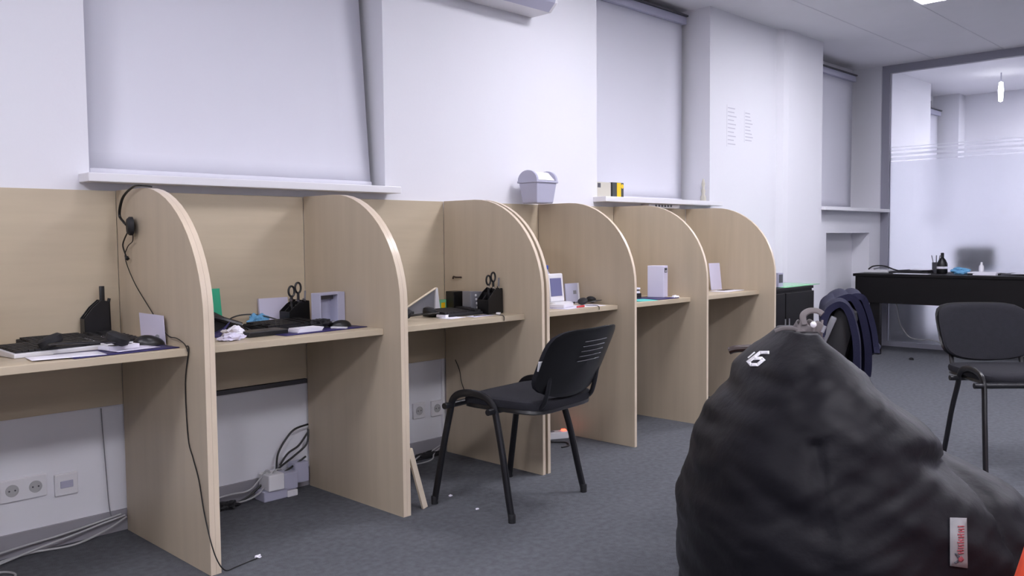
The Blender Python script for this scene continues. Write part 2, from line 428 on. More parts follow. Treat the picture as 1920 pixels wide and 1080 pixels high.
# navy jacket over the backrest: three lapped layers
def jacket():
    b = MB()
    top = ax + .06
    def layer(y0, y1, prof, th, ph):
        P = crom([Vector((p[0], 0, p[1])) for p in prof], 5)
        n = len(P) - 1
        def fn(u, v):
            i = min(int(v * n), n - 1); f = v * n - i
            p = P[i].lerp(P[i + 1], f) + Vector((.37 * (y1 - y0) * u, 0, 0)); y = y0 + (y1 - y0) * u
            wv = .010 * math.sin(u * 9 + ph) * min(1, max(0, (v - .25) * 2))
            return Vector((p.x + wv + .012 * math.sin(v * 4 + u * 3), y + .015 * math.sin(v * 6 + ph), p.z + .008 * math.sin(u * 7 + ph)))
        g = MB().grid(fn, 18, n); 
        # copy with thickness
        bm = g.bm; bmesh.ops.recalc_face_normals(bm, faces=bm.faces)
        bmesh.ops.solidify(bm, geom=bm.faces[:], thickness=th)
        me = bpy.data.meshes.new('t'); bm.to_mesh(me); bm.free(); b.bm.from_mesh(me); bpy.data.meshes.remove(me)
    layer(-.26, .04, [(.098, .82), (.106, .872), (.122, .908), (.158, .926), (.19, .90), (.216, .82), (.228, .74), (.235, .68)], .02, 0)
    layer(-.19, .12, [(.135, .86), (.15, .90), (.175, .928), (.215, .935), (.248, .885), (.276, .79), (.292, .71), (.298, .67)], .022, 1.5)
    layer(-.05, .20, [(.215, .86), (.235, .905), (.27, .935), (.31, .93), (.338, .89), (.368, .82), (.385, .76), (.392, .735)], .02, 3)
    return b
o = solo(jacket(), 'draped_jacket', 'navy', 'navy blue garment folded over the top of the armchair behind the bean bag', 'jacket', (2.667, -1.95, -.022), -45.9)
# ------------------------------------------------------------ bean bag
BB = (2.127, -2.471, 0)
LV = [(0.0, -.30, .36, .30), (.012, -.36, .44, .36), (.05, -.39, .475, .41), (.15, -.405, .47, .45), (.257, -.408, .452, .46), (.34, -.415, .44, .45), (.422, -.412, .424, .44), (.491, -.40, .362, .42), (.53, -.39, .32, .40),
      (.555, -.382, .25, .385), (.58, -.374, .195, .37), (.616, -.355, .168, .355), (.643, -.342, .15, .34), (.683, -.32, .118, .32), (.712, -.297, .065, .30), (.762, -.265, .015, .26), (.802, -.235, -.02, .22), (.842, -.188, -.078, .16), (.865, -.165, -.09, .12), (.873, -.152, -.095, .09)]
def bag():
    b = MB(); bm = b.bm; n = 150; rings = []
    Z = [l[0] for l in LV]
    zs = []
    for i in range(len(LV) - 1):
        k = max(2, int((Z[i + 1] - Z[i]) / .008))
        zs += [Z[i] + (Z[i + 1] - Z[i]) * j / k for j in range(k)]
    zs.append(Z[-1])
    def at(z):
        for i in range(len(LV) - 1):
            if z <= Z[i + 1]:
                t = (z - Z[i]) / (Z[i + 1] - Z[i])
                return [LV[i][j] + (LV[i + 1][j] - LV[i][j]) * t for j in (1, 2, 3)]
        return LV[-1][1:]
    for z in zs:
        acc = [0, 0, 0]
        for dz in (-.02, -.01, 0, .01, .02):
            v = at(min(max(z + dz * (z > .05), 0), Z[-1]))
            for j in range(3): acc[j] += v[j] / 5
        xl, xr, ry = acc; cx = (xl + xr) / 2; rx = (xr - xl) / 2
        ring = []
        for k in range(n):
            a = 2 * math.pi * k / n; c, s_ = math.cos(a), math.sin(a)
            q = (abs(c) ** 2.3 + abs(s_) ** 2.3) ** (-1 / 2.3)
            p = Vector((cx + rx * q * c, ry * q * s_, z)); nrm = Vector((c, s_, .2))
            k1 = min(1, z / .1) * min(1, (.885 - z) / .06)
            d = .009 * noise.noise(Vector((p.x * 3, p.y * 3, z * 9))) + .009 * noise.noise(Vector((p.x * 7 + z * 6, p.y * 6, z * 20 + p.x * 8)))
            d += .010 * abs(noise.noise(Vector((p.x * 5 + 4, p.y * 5, z * 26 - p.x * 14)))) 
            if s_ < .2:
                sx = .17 + .10 * max(0, min(1, (.60 - z) / .4)) ** .7       # seam of the side panel
                d += -.022 * math.exp(-((p.x - sx) / .012) ** 2) * (z < .62) - .012 * (1 / (1 + math.exp(-(sx - p.x) / .02))) * math.exp(-((p.x - sx) / .12) ** 2) * (z < .6)
                zr = .655 - 1.1 * (p.x - .03) ** 2 - .25 * max(0, p.x - .05)      # drooping fold
                if -.06 < p.x < .22: d += .014 * math.exp(-((z - zr) / .02) ** 2) * math.exp(-((p.x - .08) / .09) ** 2) - .016 * math.exp(-((z - zr + .035) / .02) ** 2) * math.exp(-((p.x - .08) / .09) ** 2)
                d -= .008 * math.exp(-((p.x + .19) / .01) ** 2) * (z < .66)
            ring.append(bm.verts.new(p + nrm * d * k1))
        rings.append(ring)
    for a, c in zip(rings, rings[1:]):
        for k in range(n): bm.faces.new((a[k], a[(k + 1) % n], c[(k + 1) % n], c[k]))
    bm.faces.new(rings[0][::-1]); bm.faces.new(rings[-1])
    return b
bb = thing('bean_bag', 'large black nylon bean bag slumped in the foreground on the right', 'bean bag', BB, -45.87)
bo = bag().build('bag_body', 'bag', bb)
bo.data.set_sharp_from_angle(angle=R(180))
tree = BVHTree.FromPolygons([v.co[:] for v in bo.data.vertices], [p.vertices[:] for p in bo.data.polygons])
# prints are laid on from a point out in front of the bag, in bag coordinates
SRC = Vector((-.838, -2.15, 1.107)); FX = 1616.3
def onbag(u, v, lift=.003):
    d = Vector(((u - 960) / FX, 1, -(v - 441) / FX)).normalized()
    h = tree.ray_cast(SRC, d)
    p = h[0] if h[0] else SRC + d * 2.1
    return p - d * lift
def decal(polys, name, m, lift=.003):
    b = MB(); bm = b.bm
    for poly in polys:
        bm.faces.new([bm.verts.new((p[0], p[1], 0)) for p in poly])
    bmesh.ops.triangulate(bm, faces=bm.faces[:])
    for _ in range(3): bmesh.ops.subdivide_edges(bm, edges=[e for e in bm.edges if e.calc_length() > 4], cuts=1)
    bmesh.ops.triangulate(bm, faces=bm.faces[:])
    for v in bm.verts: v.co = onbag(v.co.x, v.co.y, lift)
    return b.build(name, m, bb, thick=.0008)
# white squared numeral 6 near the top left, and the bit of the mark before it
def quadstrip(pts, wd):
    P = [Vector(p) for p in pts]; L, Rr = [], []
    for i, p in enumerate(P):
        a = (p - P[i - 1]).normalized() if i else None; c = (P[i + 1] - p).normalized() if i < len(P) - 1 else None
        d = ((a or c) + (c or a)).normalized(); nn = Vector((-d.y, d.x)); k = 1 / max(.5, nn.dot(Vector((-(a or c).y, (a or c).x))))
        L.append(p + nn * wd / 2 * k); Rr.append(p - nn * wd / 2 * k)
    return [[L[i], Rr[i], Rr[i + 1], L[i + 1]] for i in range(len(P) - 1)]
def PX(u, v): return (u, v)
def TG(u, v): return (u, v)
six = [(1443, 660), (1426, 660), (1404, 677), (1409, 683), (1421, 683), (1432, 674), (1429, 671), (1414, 671)]
decal(quadstrip([PX(*p) for p in six], 5.9), 'printed_numeral', 'white')
decal(quadstrip([PX(1416, 659), PX(1403, 670)], 2.2), 'printed_mark', 'white')
# side tag with faded red print and a bird mark
tg = decal([[TG(1790, 980), TG(1822, 981), TG(1826, 1079), TG(1792, 1074)]], 'side_tag', 'taggrey', .004)
st = []
for k in range(11):
    v = 996 + k * 5.2; a = 1807 + (k % 3 == 0) * -1.5
    st.append([TG(a, v), TG(1818, v), TG(1818, v + 2.6), TG(a, v + 2.6)])
    if k % 2: st.append([TG(1811, v), TG(1813.5, v), TG(1813.5, v + 5), TG(1811, v + 5)])
o = decal(st, 'tag_print', 'tagred', .0055); o.parent = tg
o = decal([[TG(1800, 1050), TG(1803, 1049), TG(1812, 1057), TG(1807, 1060)], [TG(1799, 1068), TG(1807, 1062), TG(1809, 1067), TG(1803, 1071)]], 'tag_emblem', 'inkd', .0055); o.parent = tg
o = decal([[TG(1808, 1059), TG(1814, 1055), TG(1819, 1062), TG(1814, 1067), TG(1808, 1065)]], 'tag_emblem', 'tagred', .006); o.parent = tg
# gathered neck of the bag with its strap end, snap and buckle
NK = Vector((-.118, -.03, .872))
def nk(*p): return NK + Vector(p) * .72
def neck():
    b = MB()
    def fn(u, v):
        a = 2 * math.pi * u; r = .05 - .012 * v + .006 * math.sin(a * 7) * (1 - .5 * v)
        return nk(r * math.cos(a) * 1.1 + .02 * v, r * math.sin(a) * .8, -.03 + .06 * v + .008 * math.sin(a * 5 + 1) * v)
    return b.grid(fn, 70, 8)
h = neck().build('gathered_neck', 'strap', bb, thick=.004)
MB().tube([nk(-.01, -.03, .025), nk(-.012, -.02, .055), nk(.012, -.01, .07), nk(.04, -.01, .07), nk(.055, -.02, .06)], .008, 8, flat=.5, up=(0, 1, 0)).build('carry_strap', 'strap', h)
MB().tube([nk(-.105, -.01, .002), nk(-.075, -.015, .012), nk(-.04, -.02, .01), nk(-.01, -.03, .0)], .005, 8, flat=.5, up=(0, 1, 0)).build('strap_end', 'strap', h)
MB().lathe([(.007, 0), (.0075, .004), (.004, .006), (0, .0065)], 16, Matrix.Translation(nk(.012, -.05, .028)) @ Matrix.Rotation(R(90), 4, 'X')).build('snap', 'white', h)
MB().tube([nk(.045, -.045, .0), nk(.055, -.045, .022)], .0045, 8, smooth=False).build('buckle', 'grey', h)
# orange pouf cut by the lower right corner
pf = thing('pouf', 'orange cloth pouf with a white patch, cut by the lower right corner', 'pouf', (1.858, -3.199, 0), -45.9)
MB().lathe([(.16, 0), (.23, .02), (.28, .12), (.29, .3), (.275, .45), (.255, .53), (.22, .58), (.14, .615), (0, .63)], 48).build('pouf_body', 'orange', pf)
MB().lathe([(0, 0), (.035, .003), (.04, .01), (.02, .018), (.0, .02)], 20, Matrix.Translation((-.245, -.06, .525)) @ Matrix.Rotation(R(-75), 4, 'Y')).build('white_patch', 'white', pf)

# ------------------------------------------------------------ small things on the desks
Z = .7506
def sheet(name, label, cat, x, y, w, d, rz, m='paper', z=Z, th=.0012, group=None, curl=0):
    def fn(u, v): return Vector((-w / 2 + w * u, -d / 2 + d * v, th / 2 + .0002 + curl * (u * u * v)))
    return solo(MB().grid(fn, 6, 6), name, m, label, cat, (x, y, z), rz, group, thick=th)
def keyboard(label, x, y, rz, w=.44, d=.145, base='blackm', z=Z):
    t = thing('keyboard', label, 'keyboard', (x, y, z), rz)
    MB().prism([(-d / 2, 0), (d / 2, 0), (d / 2, .026), (-d / 2, .014)], -w / 2, w / 2, 'x').build('keyboard_base', base, t, smooth=False, bevel=.003)
    k = MB(); nx = int(w / .0195); 
    for j in range(6):
        for i in range(nx):
            if j == 0 and nx * .2 < i < nx * .5: continue
            if i in (int(nx * .68), int(nx * .81)): continue
            x0 = -w / 2 + .008 + i * (w - .016) / nx; y0 = -d / 2 + .008 + j * (d - .018) / 6; zz = .0145 + .012 * (y0 + d / 2) / d
            k.box(x0 + .001, y0 + .001, zz, x0 + (w - .016) / nx - .001, y0 + (d - .018) / 6 - .001, zz + .008)
    y0 = -d / 2 + .008; x0 = -w / 2 + .008 + int(nx * .2 + 1) * (w - .016) / nx
    k.box(x0 + .001, y0 + .001, .0145, x0 + nx * .3 * (w - .016) / nx - .002, y0 + (d - .018) / 6 - .001, .0235)
    o = k.build('keys', 'key', t, smooth=False); return t
def headset(label, x, y, rz, z=Z, mono=True):
    t = thing('headset', label, 'headset', (x, y, z), rz)
    pts = [(.085 * math.cos(a), .085 * math.sin(a), .018 + .012 * math.sin(a)) for a in [math.pi * k / 8 for k in range(9)]]
    MB().tube(pts, .006, 8, flat=.5).build('headband', 'black', t)
    for sx in (-1, 1):
        c = MB().lathe([(0, -.014), (.022, -.014), (.032, -.006), (.033, .008), (.024, .016), (0, .018)], 24, Matrix.Translation((.085 * sx, -.01, .026)) @ Matrix.Rotation(R(24 * sx), 4, 'Y')).build('ear_cushion', 'blackm', t)
    MB().tube([(-.085, -.02, .02), (-.07, -.06, .015), (-.02, -.085, .012), (.02, -.09, .012)], .003, 6).build('microphone_arm', 'black', t)
    MB().lathe([(0, 0), (.006, .002), (.007, .012), (0, .016)], 12, Matrix.Translation((.02, -.09, .012)) @ Matrix.Rotation(R(90), 4, 'Y')).build('microphone', 'black', t)
    return t
def organizer(label, x, y, rz, w=.105, h=.14, d=.09, sciss=False):
    t = thing('desk_organizer', label, 'desk organizer', (x, y, Z), rz)
    b = MB(); hw, hd, th = w / 2, d / 2, .003
    prof = [(-hw, 0), (hw, 0), (hw * .95, h * .95), (hw * .3, h), (-hw * .35, h * .82), (-hw, h * .55)]
    for y0 in (-hd, -th / 2, hd - th): b.prism(prof, y0, y0 + th, 'y')
    b.box(-hw, -hd, 0, hw, hd, th).box(hw * .93 - th, -hd, 0, hw * .95, hd, h * .93).box(-hw, -hd, 0, -hw + th, hd, h * .54).box(-hw * .2, -hd, 0, -hw * .2 + th, hd, h * .8)
    b.build('organizer_body', 'black', t, smooth=False, bevel=.001)
    if not sciss:
        MB().box(-.009, -.004, 0, .009, .004, h * .75, Matrix.Translation((hw * .45, -.01, h * .6)), bev=.002).build('marker', 'black', t)
        MB().tube([(hw * .8, .01, h * .5), (hw * 1.15, .01, h * 1.02)], .006, 8, smooth=False).build('pen', 'black', t)
    else:
        for k, (px, hh, m) in enumerate(((-.02, .085, 'black'), (.012, .11, 'brown'))):
            o = MB(); z0 = h * .9
            ring = [(px + .014 * math.cos(a), -.01, z0 + hh * .55 + .022 * math.sin(a)) for a in [2 * math.pi * q / 10 for q in range(11)]]
            o.tube(ring, .0045, 6).tube([(px, -.01, h * .3), (px, -.01, z0 + hh * .35)], .006, 6, smooth=False)
            o.build('scissors_handle' if k else 'clip', 'black', t)
        MB().tube([(.034, -.02, h * .4), (.04, -.02, h * 1.35)], .004, 8, smooth=False).build('pen', 'grey', t)
        for px, pz in ((-.045, 1.03), (-.01, .98), (.02, 1.0)):
            MB().box(-.008, -.003, -.004, .008, .003, .004, Matrix.Translation((px, -hd - .001, h * pz)) @ Matrix.Rotation(R(25), 4, 'Y')).build('binder_clip', 'chrome', t, smooth=False)
    return t
def crumple(name, label, cat, x, y, sx, sy, sz, m, z=Z, seed=0, group=None):
    b = MB(); bm = b.bm; bmesh.ops.create_icosphere(bm, subdivisions=4, radius=1)
    for v in bm.verts:
        n = noise.noise(v.co * 1.7 + Vector((seed, 0, 0))) * .45 + abs(noise.noise(v.co * 4 + Vector((0, seed, 0)))) * .3
        v.co *= .8 + n; v.co = Vector((v.co.x * sx, v.co.y * sy, max(0, (v.co.z + .55) * sz)))
    return solo(b, name, m, label, cat, (x, y, z), 0, group)
def tubes(name, label, cat, paths, r, m, group=None, loc=None, kind=None):
    L0 = Vector(paths[0][0]) if loc is None else Vector(loc)
    b = MB()
    for p in paths: b.tube([Vector(q) - L0 for q in p], r, 6)
    o = solo(b, name, m, label, cat, L0, 0, group); return o
# --- first booth
sheet('folder', 'dark blue folder under the papers at the front of the left booth desk', 'folder', 1.115, -.485, .34, .16, 3, 'purple', th=.003)
sheet('paper_sheet', 'white sheet sticking out in front of the white-edged keyboard', 'paper', .95, -.50, .21, .11, -6, 'paper', z=Z + .0035, group=None)
sheet('paper_sheet', 'white sheet lying between the desk headset and the mouse', 'paper', 1.155, -.475, .15, .12, 10, 'paper2', z=Z + .0048)
nb = thing('paper_block', 'small white paper block beside the mouse in the left booth', 'paper block', (1.13, -.455, Z + .0065), 12)
MB().box(-.055, -.03, 0, .055, .03, .012).build('sheets', 'paper', nb, smooth=False); MB().box(-.04, -.012, .0121, .04, .0, .0135).build('dark_strip', 'inkd', nb, smooth=False)
keyboard('grey-white edged keyboard with black keys in the left booth', 1.035, -.313, 7.4, .44, .16, 'white')
keyboard('all-black keyboard behind the mouse, against the back of the left booth', 1.10, -.12, 5, .33, .12)
headset('black headset lying on the papers in the left booth', 1.02, -.455, 150, z=Z + .012).scale = (1.15, 1.15, 1.15)
organizer('black desk organizer with a marker standing up, in the left booth', 1.205, -.055, 0, .095, .145, .044)
m_ = thing('computer_mouse', 'black computer mouse on the left booth desk by its side panel', 'mouse', (1.245, -.415, Z + .0035), -20)
def mousemb(w=.031, l=.052, h=.034):
    b = MB(); bm = b.bm; bmesh.ops.create_uvsphere(bm, u_segments=24, v_segments=14, radius=1)
    for v in bm.verts: v.co = Vector((v.co.x * l, v.co.y * w, max(0, v.co.z) * h * (1 - .18 * v.co.x)))
    return b
mousemb().build('mouse_shell', 'black', m_); MB().lathe([(0, -.004), (.007, -.004), (.007, .004), (0, .004)], 14, Matrix.Translation((.028, 0, .027)) @ Matrix.Rotation(R(90), 4, 'X')).build('scroll_wheel', 'grey', m_)
solo(MB().box(-.002, -.10, 0, 0, .10, .102, Matrix.Rotation(R(-3), 4, 'Y')), 'note_card', 'paper2', 'white note card leaning on the side panel of the left booth', 'card', (1.297, -.335, Z), 0, smooth=False)
hs = thing('headset', 'black headset hooked over the top of the left booth side panel', 'headset', (1.30, -.19, 1.30))
MB().tube([(.035, -.085, .0055), (-.005, -.075, .0085), (-.012, -.03, .004), (-.015, .05, -.03), (-.013, .092, -.09), (-.012, .06, -.118), (-.012, .035, -.13)], .0055, 8, flat=.6).build('headband', 'black', hs)
MB().lathe([(0, -.012), (.026, -.012), (.034, -.004), (.034, .008), (.022, .012), (0, .012)], 24, Matrix.Translation((-.012, 0, -.135)) @ Matrix.Rotation(R(90), 4, 'Y') @ Matrix.Rotation(R(15), 4, 'X')).build('ear_cushion', 'blackm', hs)
MB().tube([(-.010, .028, -.155), (-.010, .06, -.18), (-.010, .078, -.205), (-.010, .06, -.235), (-.010, .045, -.248)], .003, 6).build('microphone_arm', 'black', hs)
MB().lathe([(0, 0), (.006, .002), (.008, .012), (0, .018)], 12, Matrix.Translation((-.010, .048, -.245)) @ Matrix.Rotation(R(150), 4, 'X')).build('microphone', 'black', hs)
MB().tube([(-.012, -.02, -.165), (-.006, .0, -.19), (-.004, .05, -.21), (-.004, .075, -.254), (-.004, .0, -.341), (-.004, -.128, -.432), (-.004, -.21, -.488), (-.004, -.27, -.517), (-.004, -.33, -.52), (-.003, -.385, -.535), (-.003, -.41, -.56)], .0018, 6).build('headset_cable', 'cable_k', hs)
tubes('cable', 'thin dark cable running down the left booth side panel to the floor', 'cable', [[(1.303, -.575, .757), (1.303, -.592, .745), (1.303, -.56, .627), (1.303, -.568, .446), (1.303, -.60, .38), (1.303, -.637, .313), (1.303, -.668, .211), (1.303, -.71, .12), (1.325, -.708, .05), (1.352, -.708, .01), (1.40, -.69, .004), (1.49, -.67, .004)]], .0022, 'cable_k')
tubes('cable', 'thin grey cable hanging on the wall under the left booth desk', 'cable', [[(1.226, -.016, .484), (1.229, -.016, .40), (1.231, -.016, .351), (1.237, -.016, .22), (1.243, -.016, .102), (1.25, -.03, .05)]], .002, 'grey')
tubes('cable_bundle', 'loose pale cables along the skirting under the left booth', 'cable', [
    [(.80, -.10, .006), (.95, -.06, .02), (1.10, -.04, .035), (1.20, -.035, .05), (1.295, -.03, .062)],
    [(.80, -.07, .006), (.95, -.05, .012), (1.10, -.06, .006), (1.22, -.05, .03), (1.30, -.03, .055)],
    [(.78, -.15, .005), (.84, -.16, .005), (.86, -.22, .005), (.80, -.28, .005)],
    [(.80, -.05, .03), (.93, -.03, .035), (1.08, -.028, .045), (1.28, -.03, .07)]], .004, 'cable_w', loc=(1.0, -.05, 0))
# wall sockets
def socket(label, x, z, n, grp=None):
    t = thing('wall_socket', label, 'socket', (x, 0, z), 0)
    w = .076 * n / 2
    MB().box(-w, -.011, -.04, w, 0, .04, bev=.003).build('face_plate', 'white', t, smooth=False)
    for k in range(n):
        cx = -w + .038 + .076 * k
        f = MB().lathe([(.0215, 0), (.0215, .003), (.018, .003), (.018, .0008), (0, .0008)], 28, Matrix.Translation((cx, -.0105, 0)) @ Matrix.Rotation(R(90), 4, 'X')).build('socket_ring', 'cable_w', t)
        for dx in (-.0095, .0095): MB().lathe([(0, 0), (.003, 0), (.003, .001), (0, .001)], 10, Matrix.Translation((cx + dx, -.0125, 0)) @ Matrix.Rotation(R(90), 4, 'X')).build('pin_hole', 'dgrey', f)
    return t
socket('double wall socket at the lower left under the left booth', .955, .235, 2)
socket('single wall socket under the third booth, left of the white cable duct', 2.775, .24, 1)
socket('single wall socket directly left of the white cable duct', 2.895, .235, 1)
t = thing('network_socket', 'small white network outlet under the left booth', 'socket', (1.097, 0, .221))
MB().box(-.04, -.011, -.04, .04, 0, .04, bev=.003).build('face_plate', 'white', t, smooth=False)
MB().box(-.022, -.016, -.012, .022, -.0105, .014, bev=.002).build('outlet_cover', 'offwhite', t, smooth=False)
solo(MB().box(-.008, -.016, .081, .008, 0, .62, bev=.002), 'cable_duct', 'white', 'narrow white cable duct running up the wall under the third booth', 'cable duct', (2.937, 0, 0), smooth=False)
# --- second booth
sheet('folder', 'indigo folder under the things on the second booth desk', 'folder', 1.90, -.40, .40, .22, 5, 'purple', th=.003)
sheet('folder', 'indigo folder corner sticking up at the left of the second booth desk', 'folder', 1.53, -.31, .10, .10, -50, 'purple', z=Z, th=.003, curl=.05)
solo(MB().box(-.03, -.0015, 0, .03, .0015, .17, Matrix.Rotation(R(-8), 4, 'X')), 'green_card', 'green', 'green card standing at the left of the second booth desk', 'card', (1.627, -.15, Z), 0, smooth=False)
t = thing('desk_phone', 'dark wedge-shaped desk phone at the left of the second booth desk', 'phone', (1.63, -.20, Z), -28)
MB().prism([(-.09, 0), (.09, 0), (.085, .012), (-.075, .10), (-.09, .09)], -.05, .05, 'y').build('phone_body', 'blackm', t, smooth=False, bevel=.003)
MB().tube([(-.06, -.053, .07), (0, -.06, .055), (.07, -.053, .03)], .011, 8).build('handset', 'black', t)
MB().tube([(.08, -.04, .02), (.11, -.05, .006), (.14, -.03, .004), (.12, .0, .006)], .003, 6).build('phone_cord', 'cable_k', t)
keyboard('black keyboard across the second booth desk', 1.865, -.25, 10, .28, .15)
solo(MB().box(-.085, -.045, 0, .085, .045, .02, bev=.003), 'flat_box', 'black', 'flat black box at the front of the second booth desk', 'box', (1.675, -.42, Z), 3, smooth=False)
crumple('crumpled_paper', 'crumpled white paper at the front left corner of the second booth desk', 'paper', 1.562, -.415, .045, .04, .028, 'paper', seed=3)
crumple('crumpled_wrapper', 'lilac paper wrapper beside the flat black box', 'paper', 1.51, -.49, .05, .03, .018, 'paper2', seed=8)
pb = thing('paper_stack', 'stack of white paper slips at the front of the second booth desk', 'paper', (1.84, -.455, Z + .0035), 4)
for k in range(3): MB().box(-.06 + .004 * k, -.035, .005 * k, .055 + .004 * k, .035, .005 * k + .0045).build('paper_slip', 'paper', pb, smooth=False)
organizer('black desk organizer holding scissors and pens in the second booth', 1.99, -.14, 0, .10, .105, .08, True)
t = thing('paper_tray', 'pale grey paper tray standing on edge by the right side of the second booth', 'tray', (2.035, -.30, Z), 12)
MB().box(-.073, 0, 0, .073, .006, .14).box(-.073, -.045, 0, -.067, 0, .14).box(.03, -.045, 0, .073, 0, .14).box(-.067, -.045, .13, .03, 0, .14).box(-.067, -.045, 0, .03, 0, .006).build('tray_body', 'offwhite', t, smooth=False, bevel=.0015)
MB().box(-.066, -.02, .112, .029, -.002, .129).build('dark_slot', 'dgrey', t, smooth=False)
solo(MB().box(-.07, -.012, 0, .07, 0, .11, Matrix.Rotation(R(-6), 4, 'X')), 'note_pad', 'paper2', 'white pad leaning on the back of the second booth, left of the organizer', 'pad', (1.95, -.035, Z), 0, smooth=False)
crumple('face_mask', 'pale blue face mask crumpled at the back of the second booth desk', 'face mask', 1.85, -.085, .05, .03, .035, 'blue', seed=5)
t = thing('computer_mouse', 'black computer mouse in front of the pale grey paper tray', 'mouse', (2.035, -.405, Z + .0035), 160)
mousemb(.029, .048, .026).build('mouse_shell', 'black', t); MB().lathe([(0, -.004), (.007, -.004), (.007, .004), (0, .004)], 14, Matrix.Translation((.026, 0, .021)) @ Matrix.Rotation(R(90), 4, 'X')).build('scroll_wheel', 'grey', t)
solo(MB().box(-.006, -.035, 0, .006, .035, .006), 'white_clip', 'white', 'small white clip beside the mouse in the second booth', 'clip', (1.99, -.465, Z + .0035), 25, smooth=False)
tubes('cable', 'black cable loops behind the keyboard in the second booth', 'cable', [[(1.68, -.12, .755), (1.74, -.06, .79), (1.82, -.07, .80), (1.90, -.12, .78), (1.93, -.16, .756)], [(1.66, -.30, .78), (1.72, -.27, .775), (1.76, -.33, .78), (1.70, -.37, .785)]], .003, 'cable_k')
crumple('black_pouch', 'soft black pouch between the scissors organizer and the mouse in the second booth', 'pouch', 1.955, -.385, .055, .035, .026, 'blackm', z=Z + .0035, seed=14)
# under the second booth
t = thing('power_strip', 'white power blocks and plugs on the floor under the second booth', 'power strip', (1.93, -.06, 0))
MB().box(-.09, -.05, 0, .02, .03, .045, bev=.004).build('strip_body', 'offwhite', t, smooth=False)
MB().box(-.075, -.065, .045, .0, .02, .115, bev=.005).build('power_block', 'white', t, smooth=False)
MB().box(.005, -.05, .03, .075, .02, .105, bev=.005).build('power_block', 'offwhite', t, smooth=False)
MB().box(.08, -.02, .04, .15, .04, .13, bev=.005).build('power_block', 'offwhite', t, smooth=False)
MB().box(.02, -.055, 0, .07, -.01, .028, bev=.003).build('plug', 'white', t, smooth=False)
tubes('cable_bundle', 'dark and grey cables looping up from the power blocks', 'cable', [
    [(2.105, -.04, .284), (2.03, -.05, .275), (1.983, -.05, .236), (1.945, -.05, .18), (1.936, -.05, .12), (1.93, -.06, .10)],
    [(2.105, -.04, .25), (2.05, -.05, .20), (1.994, -.05, .174), (1.95, -.055, .13)],
    [(2.105, -.04, .262), (2.09, -.05, .20), (2.03, -.05, .16), (1.95, -.06, .125), (1.88, -.06, .08), (1.78, -.055, .02), (1.68, -.05, .008), (1.50, -.07, .006)],
    [(2.08, -.055, .145), (2.02, -.06, .12), (1.96, -.07, .10)]], .0045, 'cable_k', loc=(1.95, -.05, 0))
tubes('cable_bundle', 'pale grey cables trailing left along the skirting under the second booth', 'cable', [
    [(1.90, -.075, .10), (1.87, -.085, .13), (1.85, -.07, .10), (1.80, -.05, .05), (1.70, -.045, .05), (1.50, -.05, .03)],
    [(1.94, -.08, .12), (1.90, -.10, .125), (1.865, -.09, .07), (1.80, -.07, .02), (1.66, -.06, .012), (1.45, -.09, .006)]], .004, 'cable_w', loc=(1.7, -.06, 0))
crumple('black_plug', 'black plug lying against the skirting under the second booth', 'plug', 1.69, -.07, .055, .025, .025, 'blackm', z=.0, seed=2)
# lath
solo(MB().box(-.012, -.006, 0, .012, .006, .268, Matrix.Rotation(R(16.5), 4, 'Y').inverted()), 'wooden_lath', 'lath', 'pale wooden lath leaning on the side of the second booth', 'lath', (2.252, -.668, .004), 0, smooth=False)
# --- third booth
t = thing('open_folder', 'grey folder standing open like a tent in the third booth', 'folder', (2.60, -.22, Z + .003))
MB().prism([(-.16, 0), (.135, 0), (.092, .125)], -.003, 0, 'y', Matrix.Rotation(R(12), 4, 'X')).build('front_cover', 'grey', t, smooth=False)
MB().prism([(.10, .0), (.135, 0), (.095, .127), (.085, .12)], -.012, -.003, 'y', Matrix.Rotation(R(12), 4, 'X')).build('white_edge', 'white', t, smooth=False)
MB().prism([(-.16, 0), (-.15, 0), (.092, .127), (.085, .128)], -.012, -.003, 'y', Matrix.Rotation(R(12), 4, 'X')).build('white_edge', 'lath', t, smooth=False)
headset('black headset at the front left of the third booth desk', 2.47, -.39, 190)
solo(MB().box(-.10, -.05, 0, .10, .05, .022, bev=.003), 'black_case', 'blackm', 'flat black case behind the headset in the third booth', 'case', (2.45, -.215, Z), 8, smooth=False)
keyboard('dark keyboard in the middle of the third booth desk', 2.70, -.36, 2, .25, .15)
solo(MB().box(-.03, -.03, 0, .03, .03, .10, bev=.003), 'black_box', 'black', 'small black upright box left of the grey handset box', 'box', (2.852, -.20, Z), 0, smooth=False)
t = thing('grey_box', 'grey box with white studs between the black box and the organizer', 'box', (2.868, -.32, Z), 0)
MB().prism([(-.045, .03), (-.02, 0), (.05, 0), (.05, .10), (-.045, .105)], -.03, .03, 'y').build('box_body', 'grey', t, smooth=False, bevel=.003)
for k in range(4): MB().lathe([(0, 0), (.006, 0), (.004, .004), (0, .005)], 12, Matrix.Translation((-.012 + .003 * k, -.0305, .085 - .02 * k)) @ Matrix.Rotation(R(90), 4, 'X')).build('white_stud', 'white', t)
t = thing('printed_packet', 'yellow-green printed packet left of the small black box', 'packet', (2.80, -.17, Z))
MB().box(-.02, -.006, 0, .02, .006, .06).build('packet_body', 'lime', t, smooth=False); MB().box(-.012, -.0075, .012, .012, -.006, .045).build('printed_patch', 'yellow', t, smooth=False)
organizer('black desk organizer with scissors at the right of the third booth', 2.885, -.42, 0, .10, .125, .075, True)
solo(MB().tube([(0, 0, 0), (-.008, -.0, .0), (-.012, .03, .0), (-.012, .045, .003), (-.010, .052, -.008)], .004, 8), 'brown_hook', 'brown', 'small brown hook stuck on the right side panel of the third booth', 'hook', (2.947, -.15, .914))
sheet('paper_sheet', 'white card at the front edge of the third booth desk', 'paper', 2.60, -.46, .11, .08, 12, 'paper')
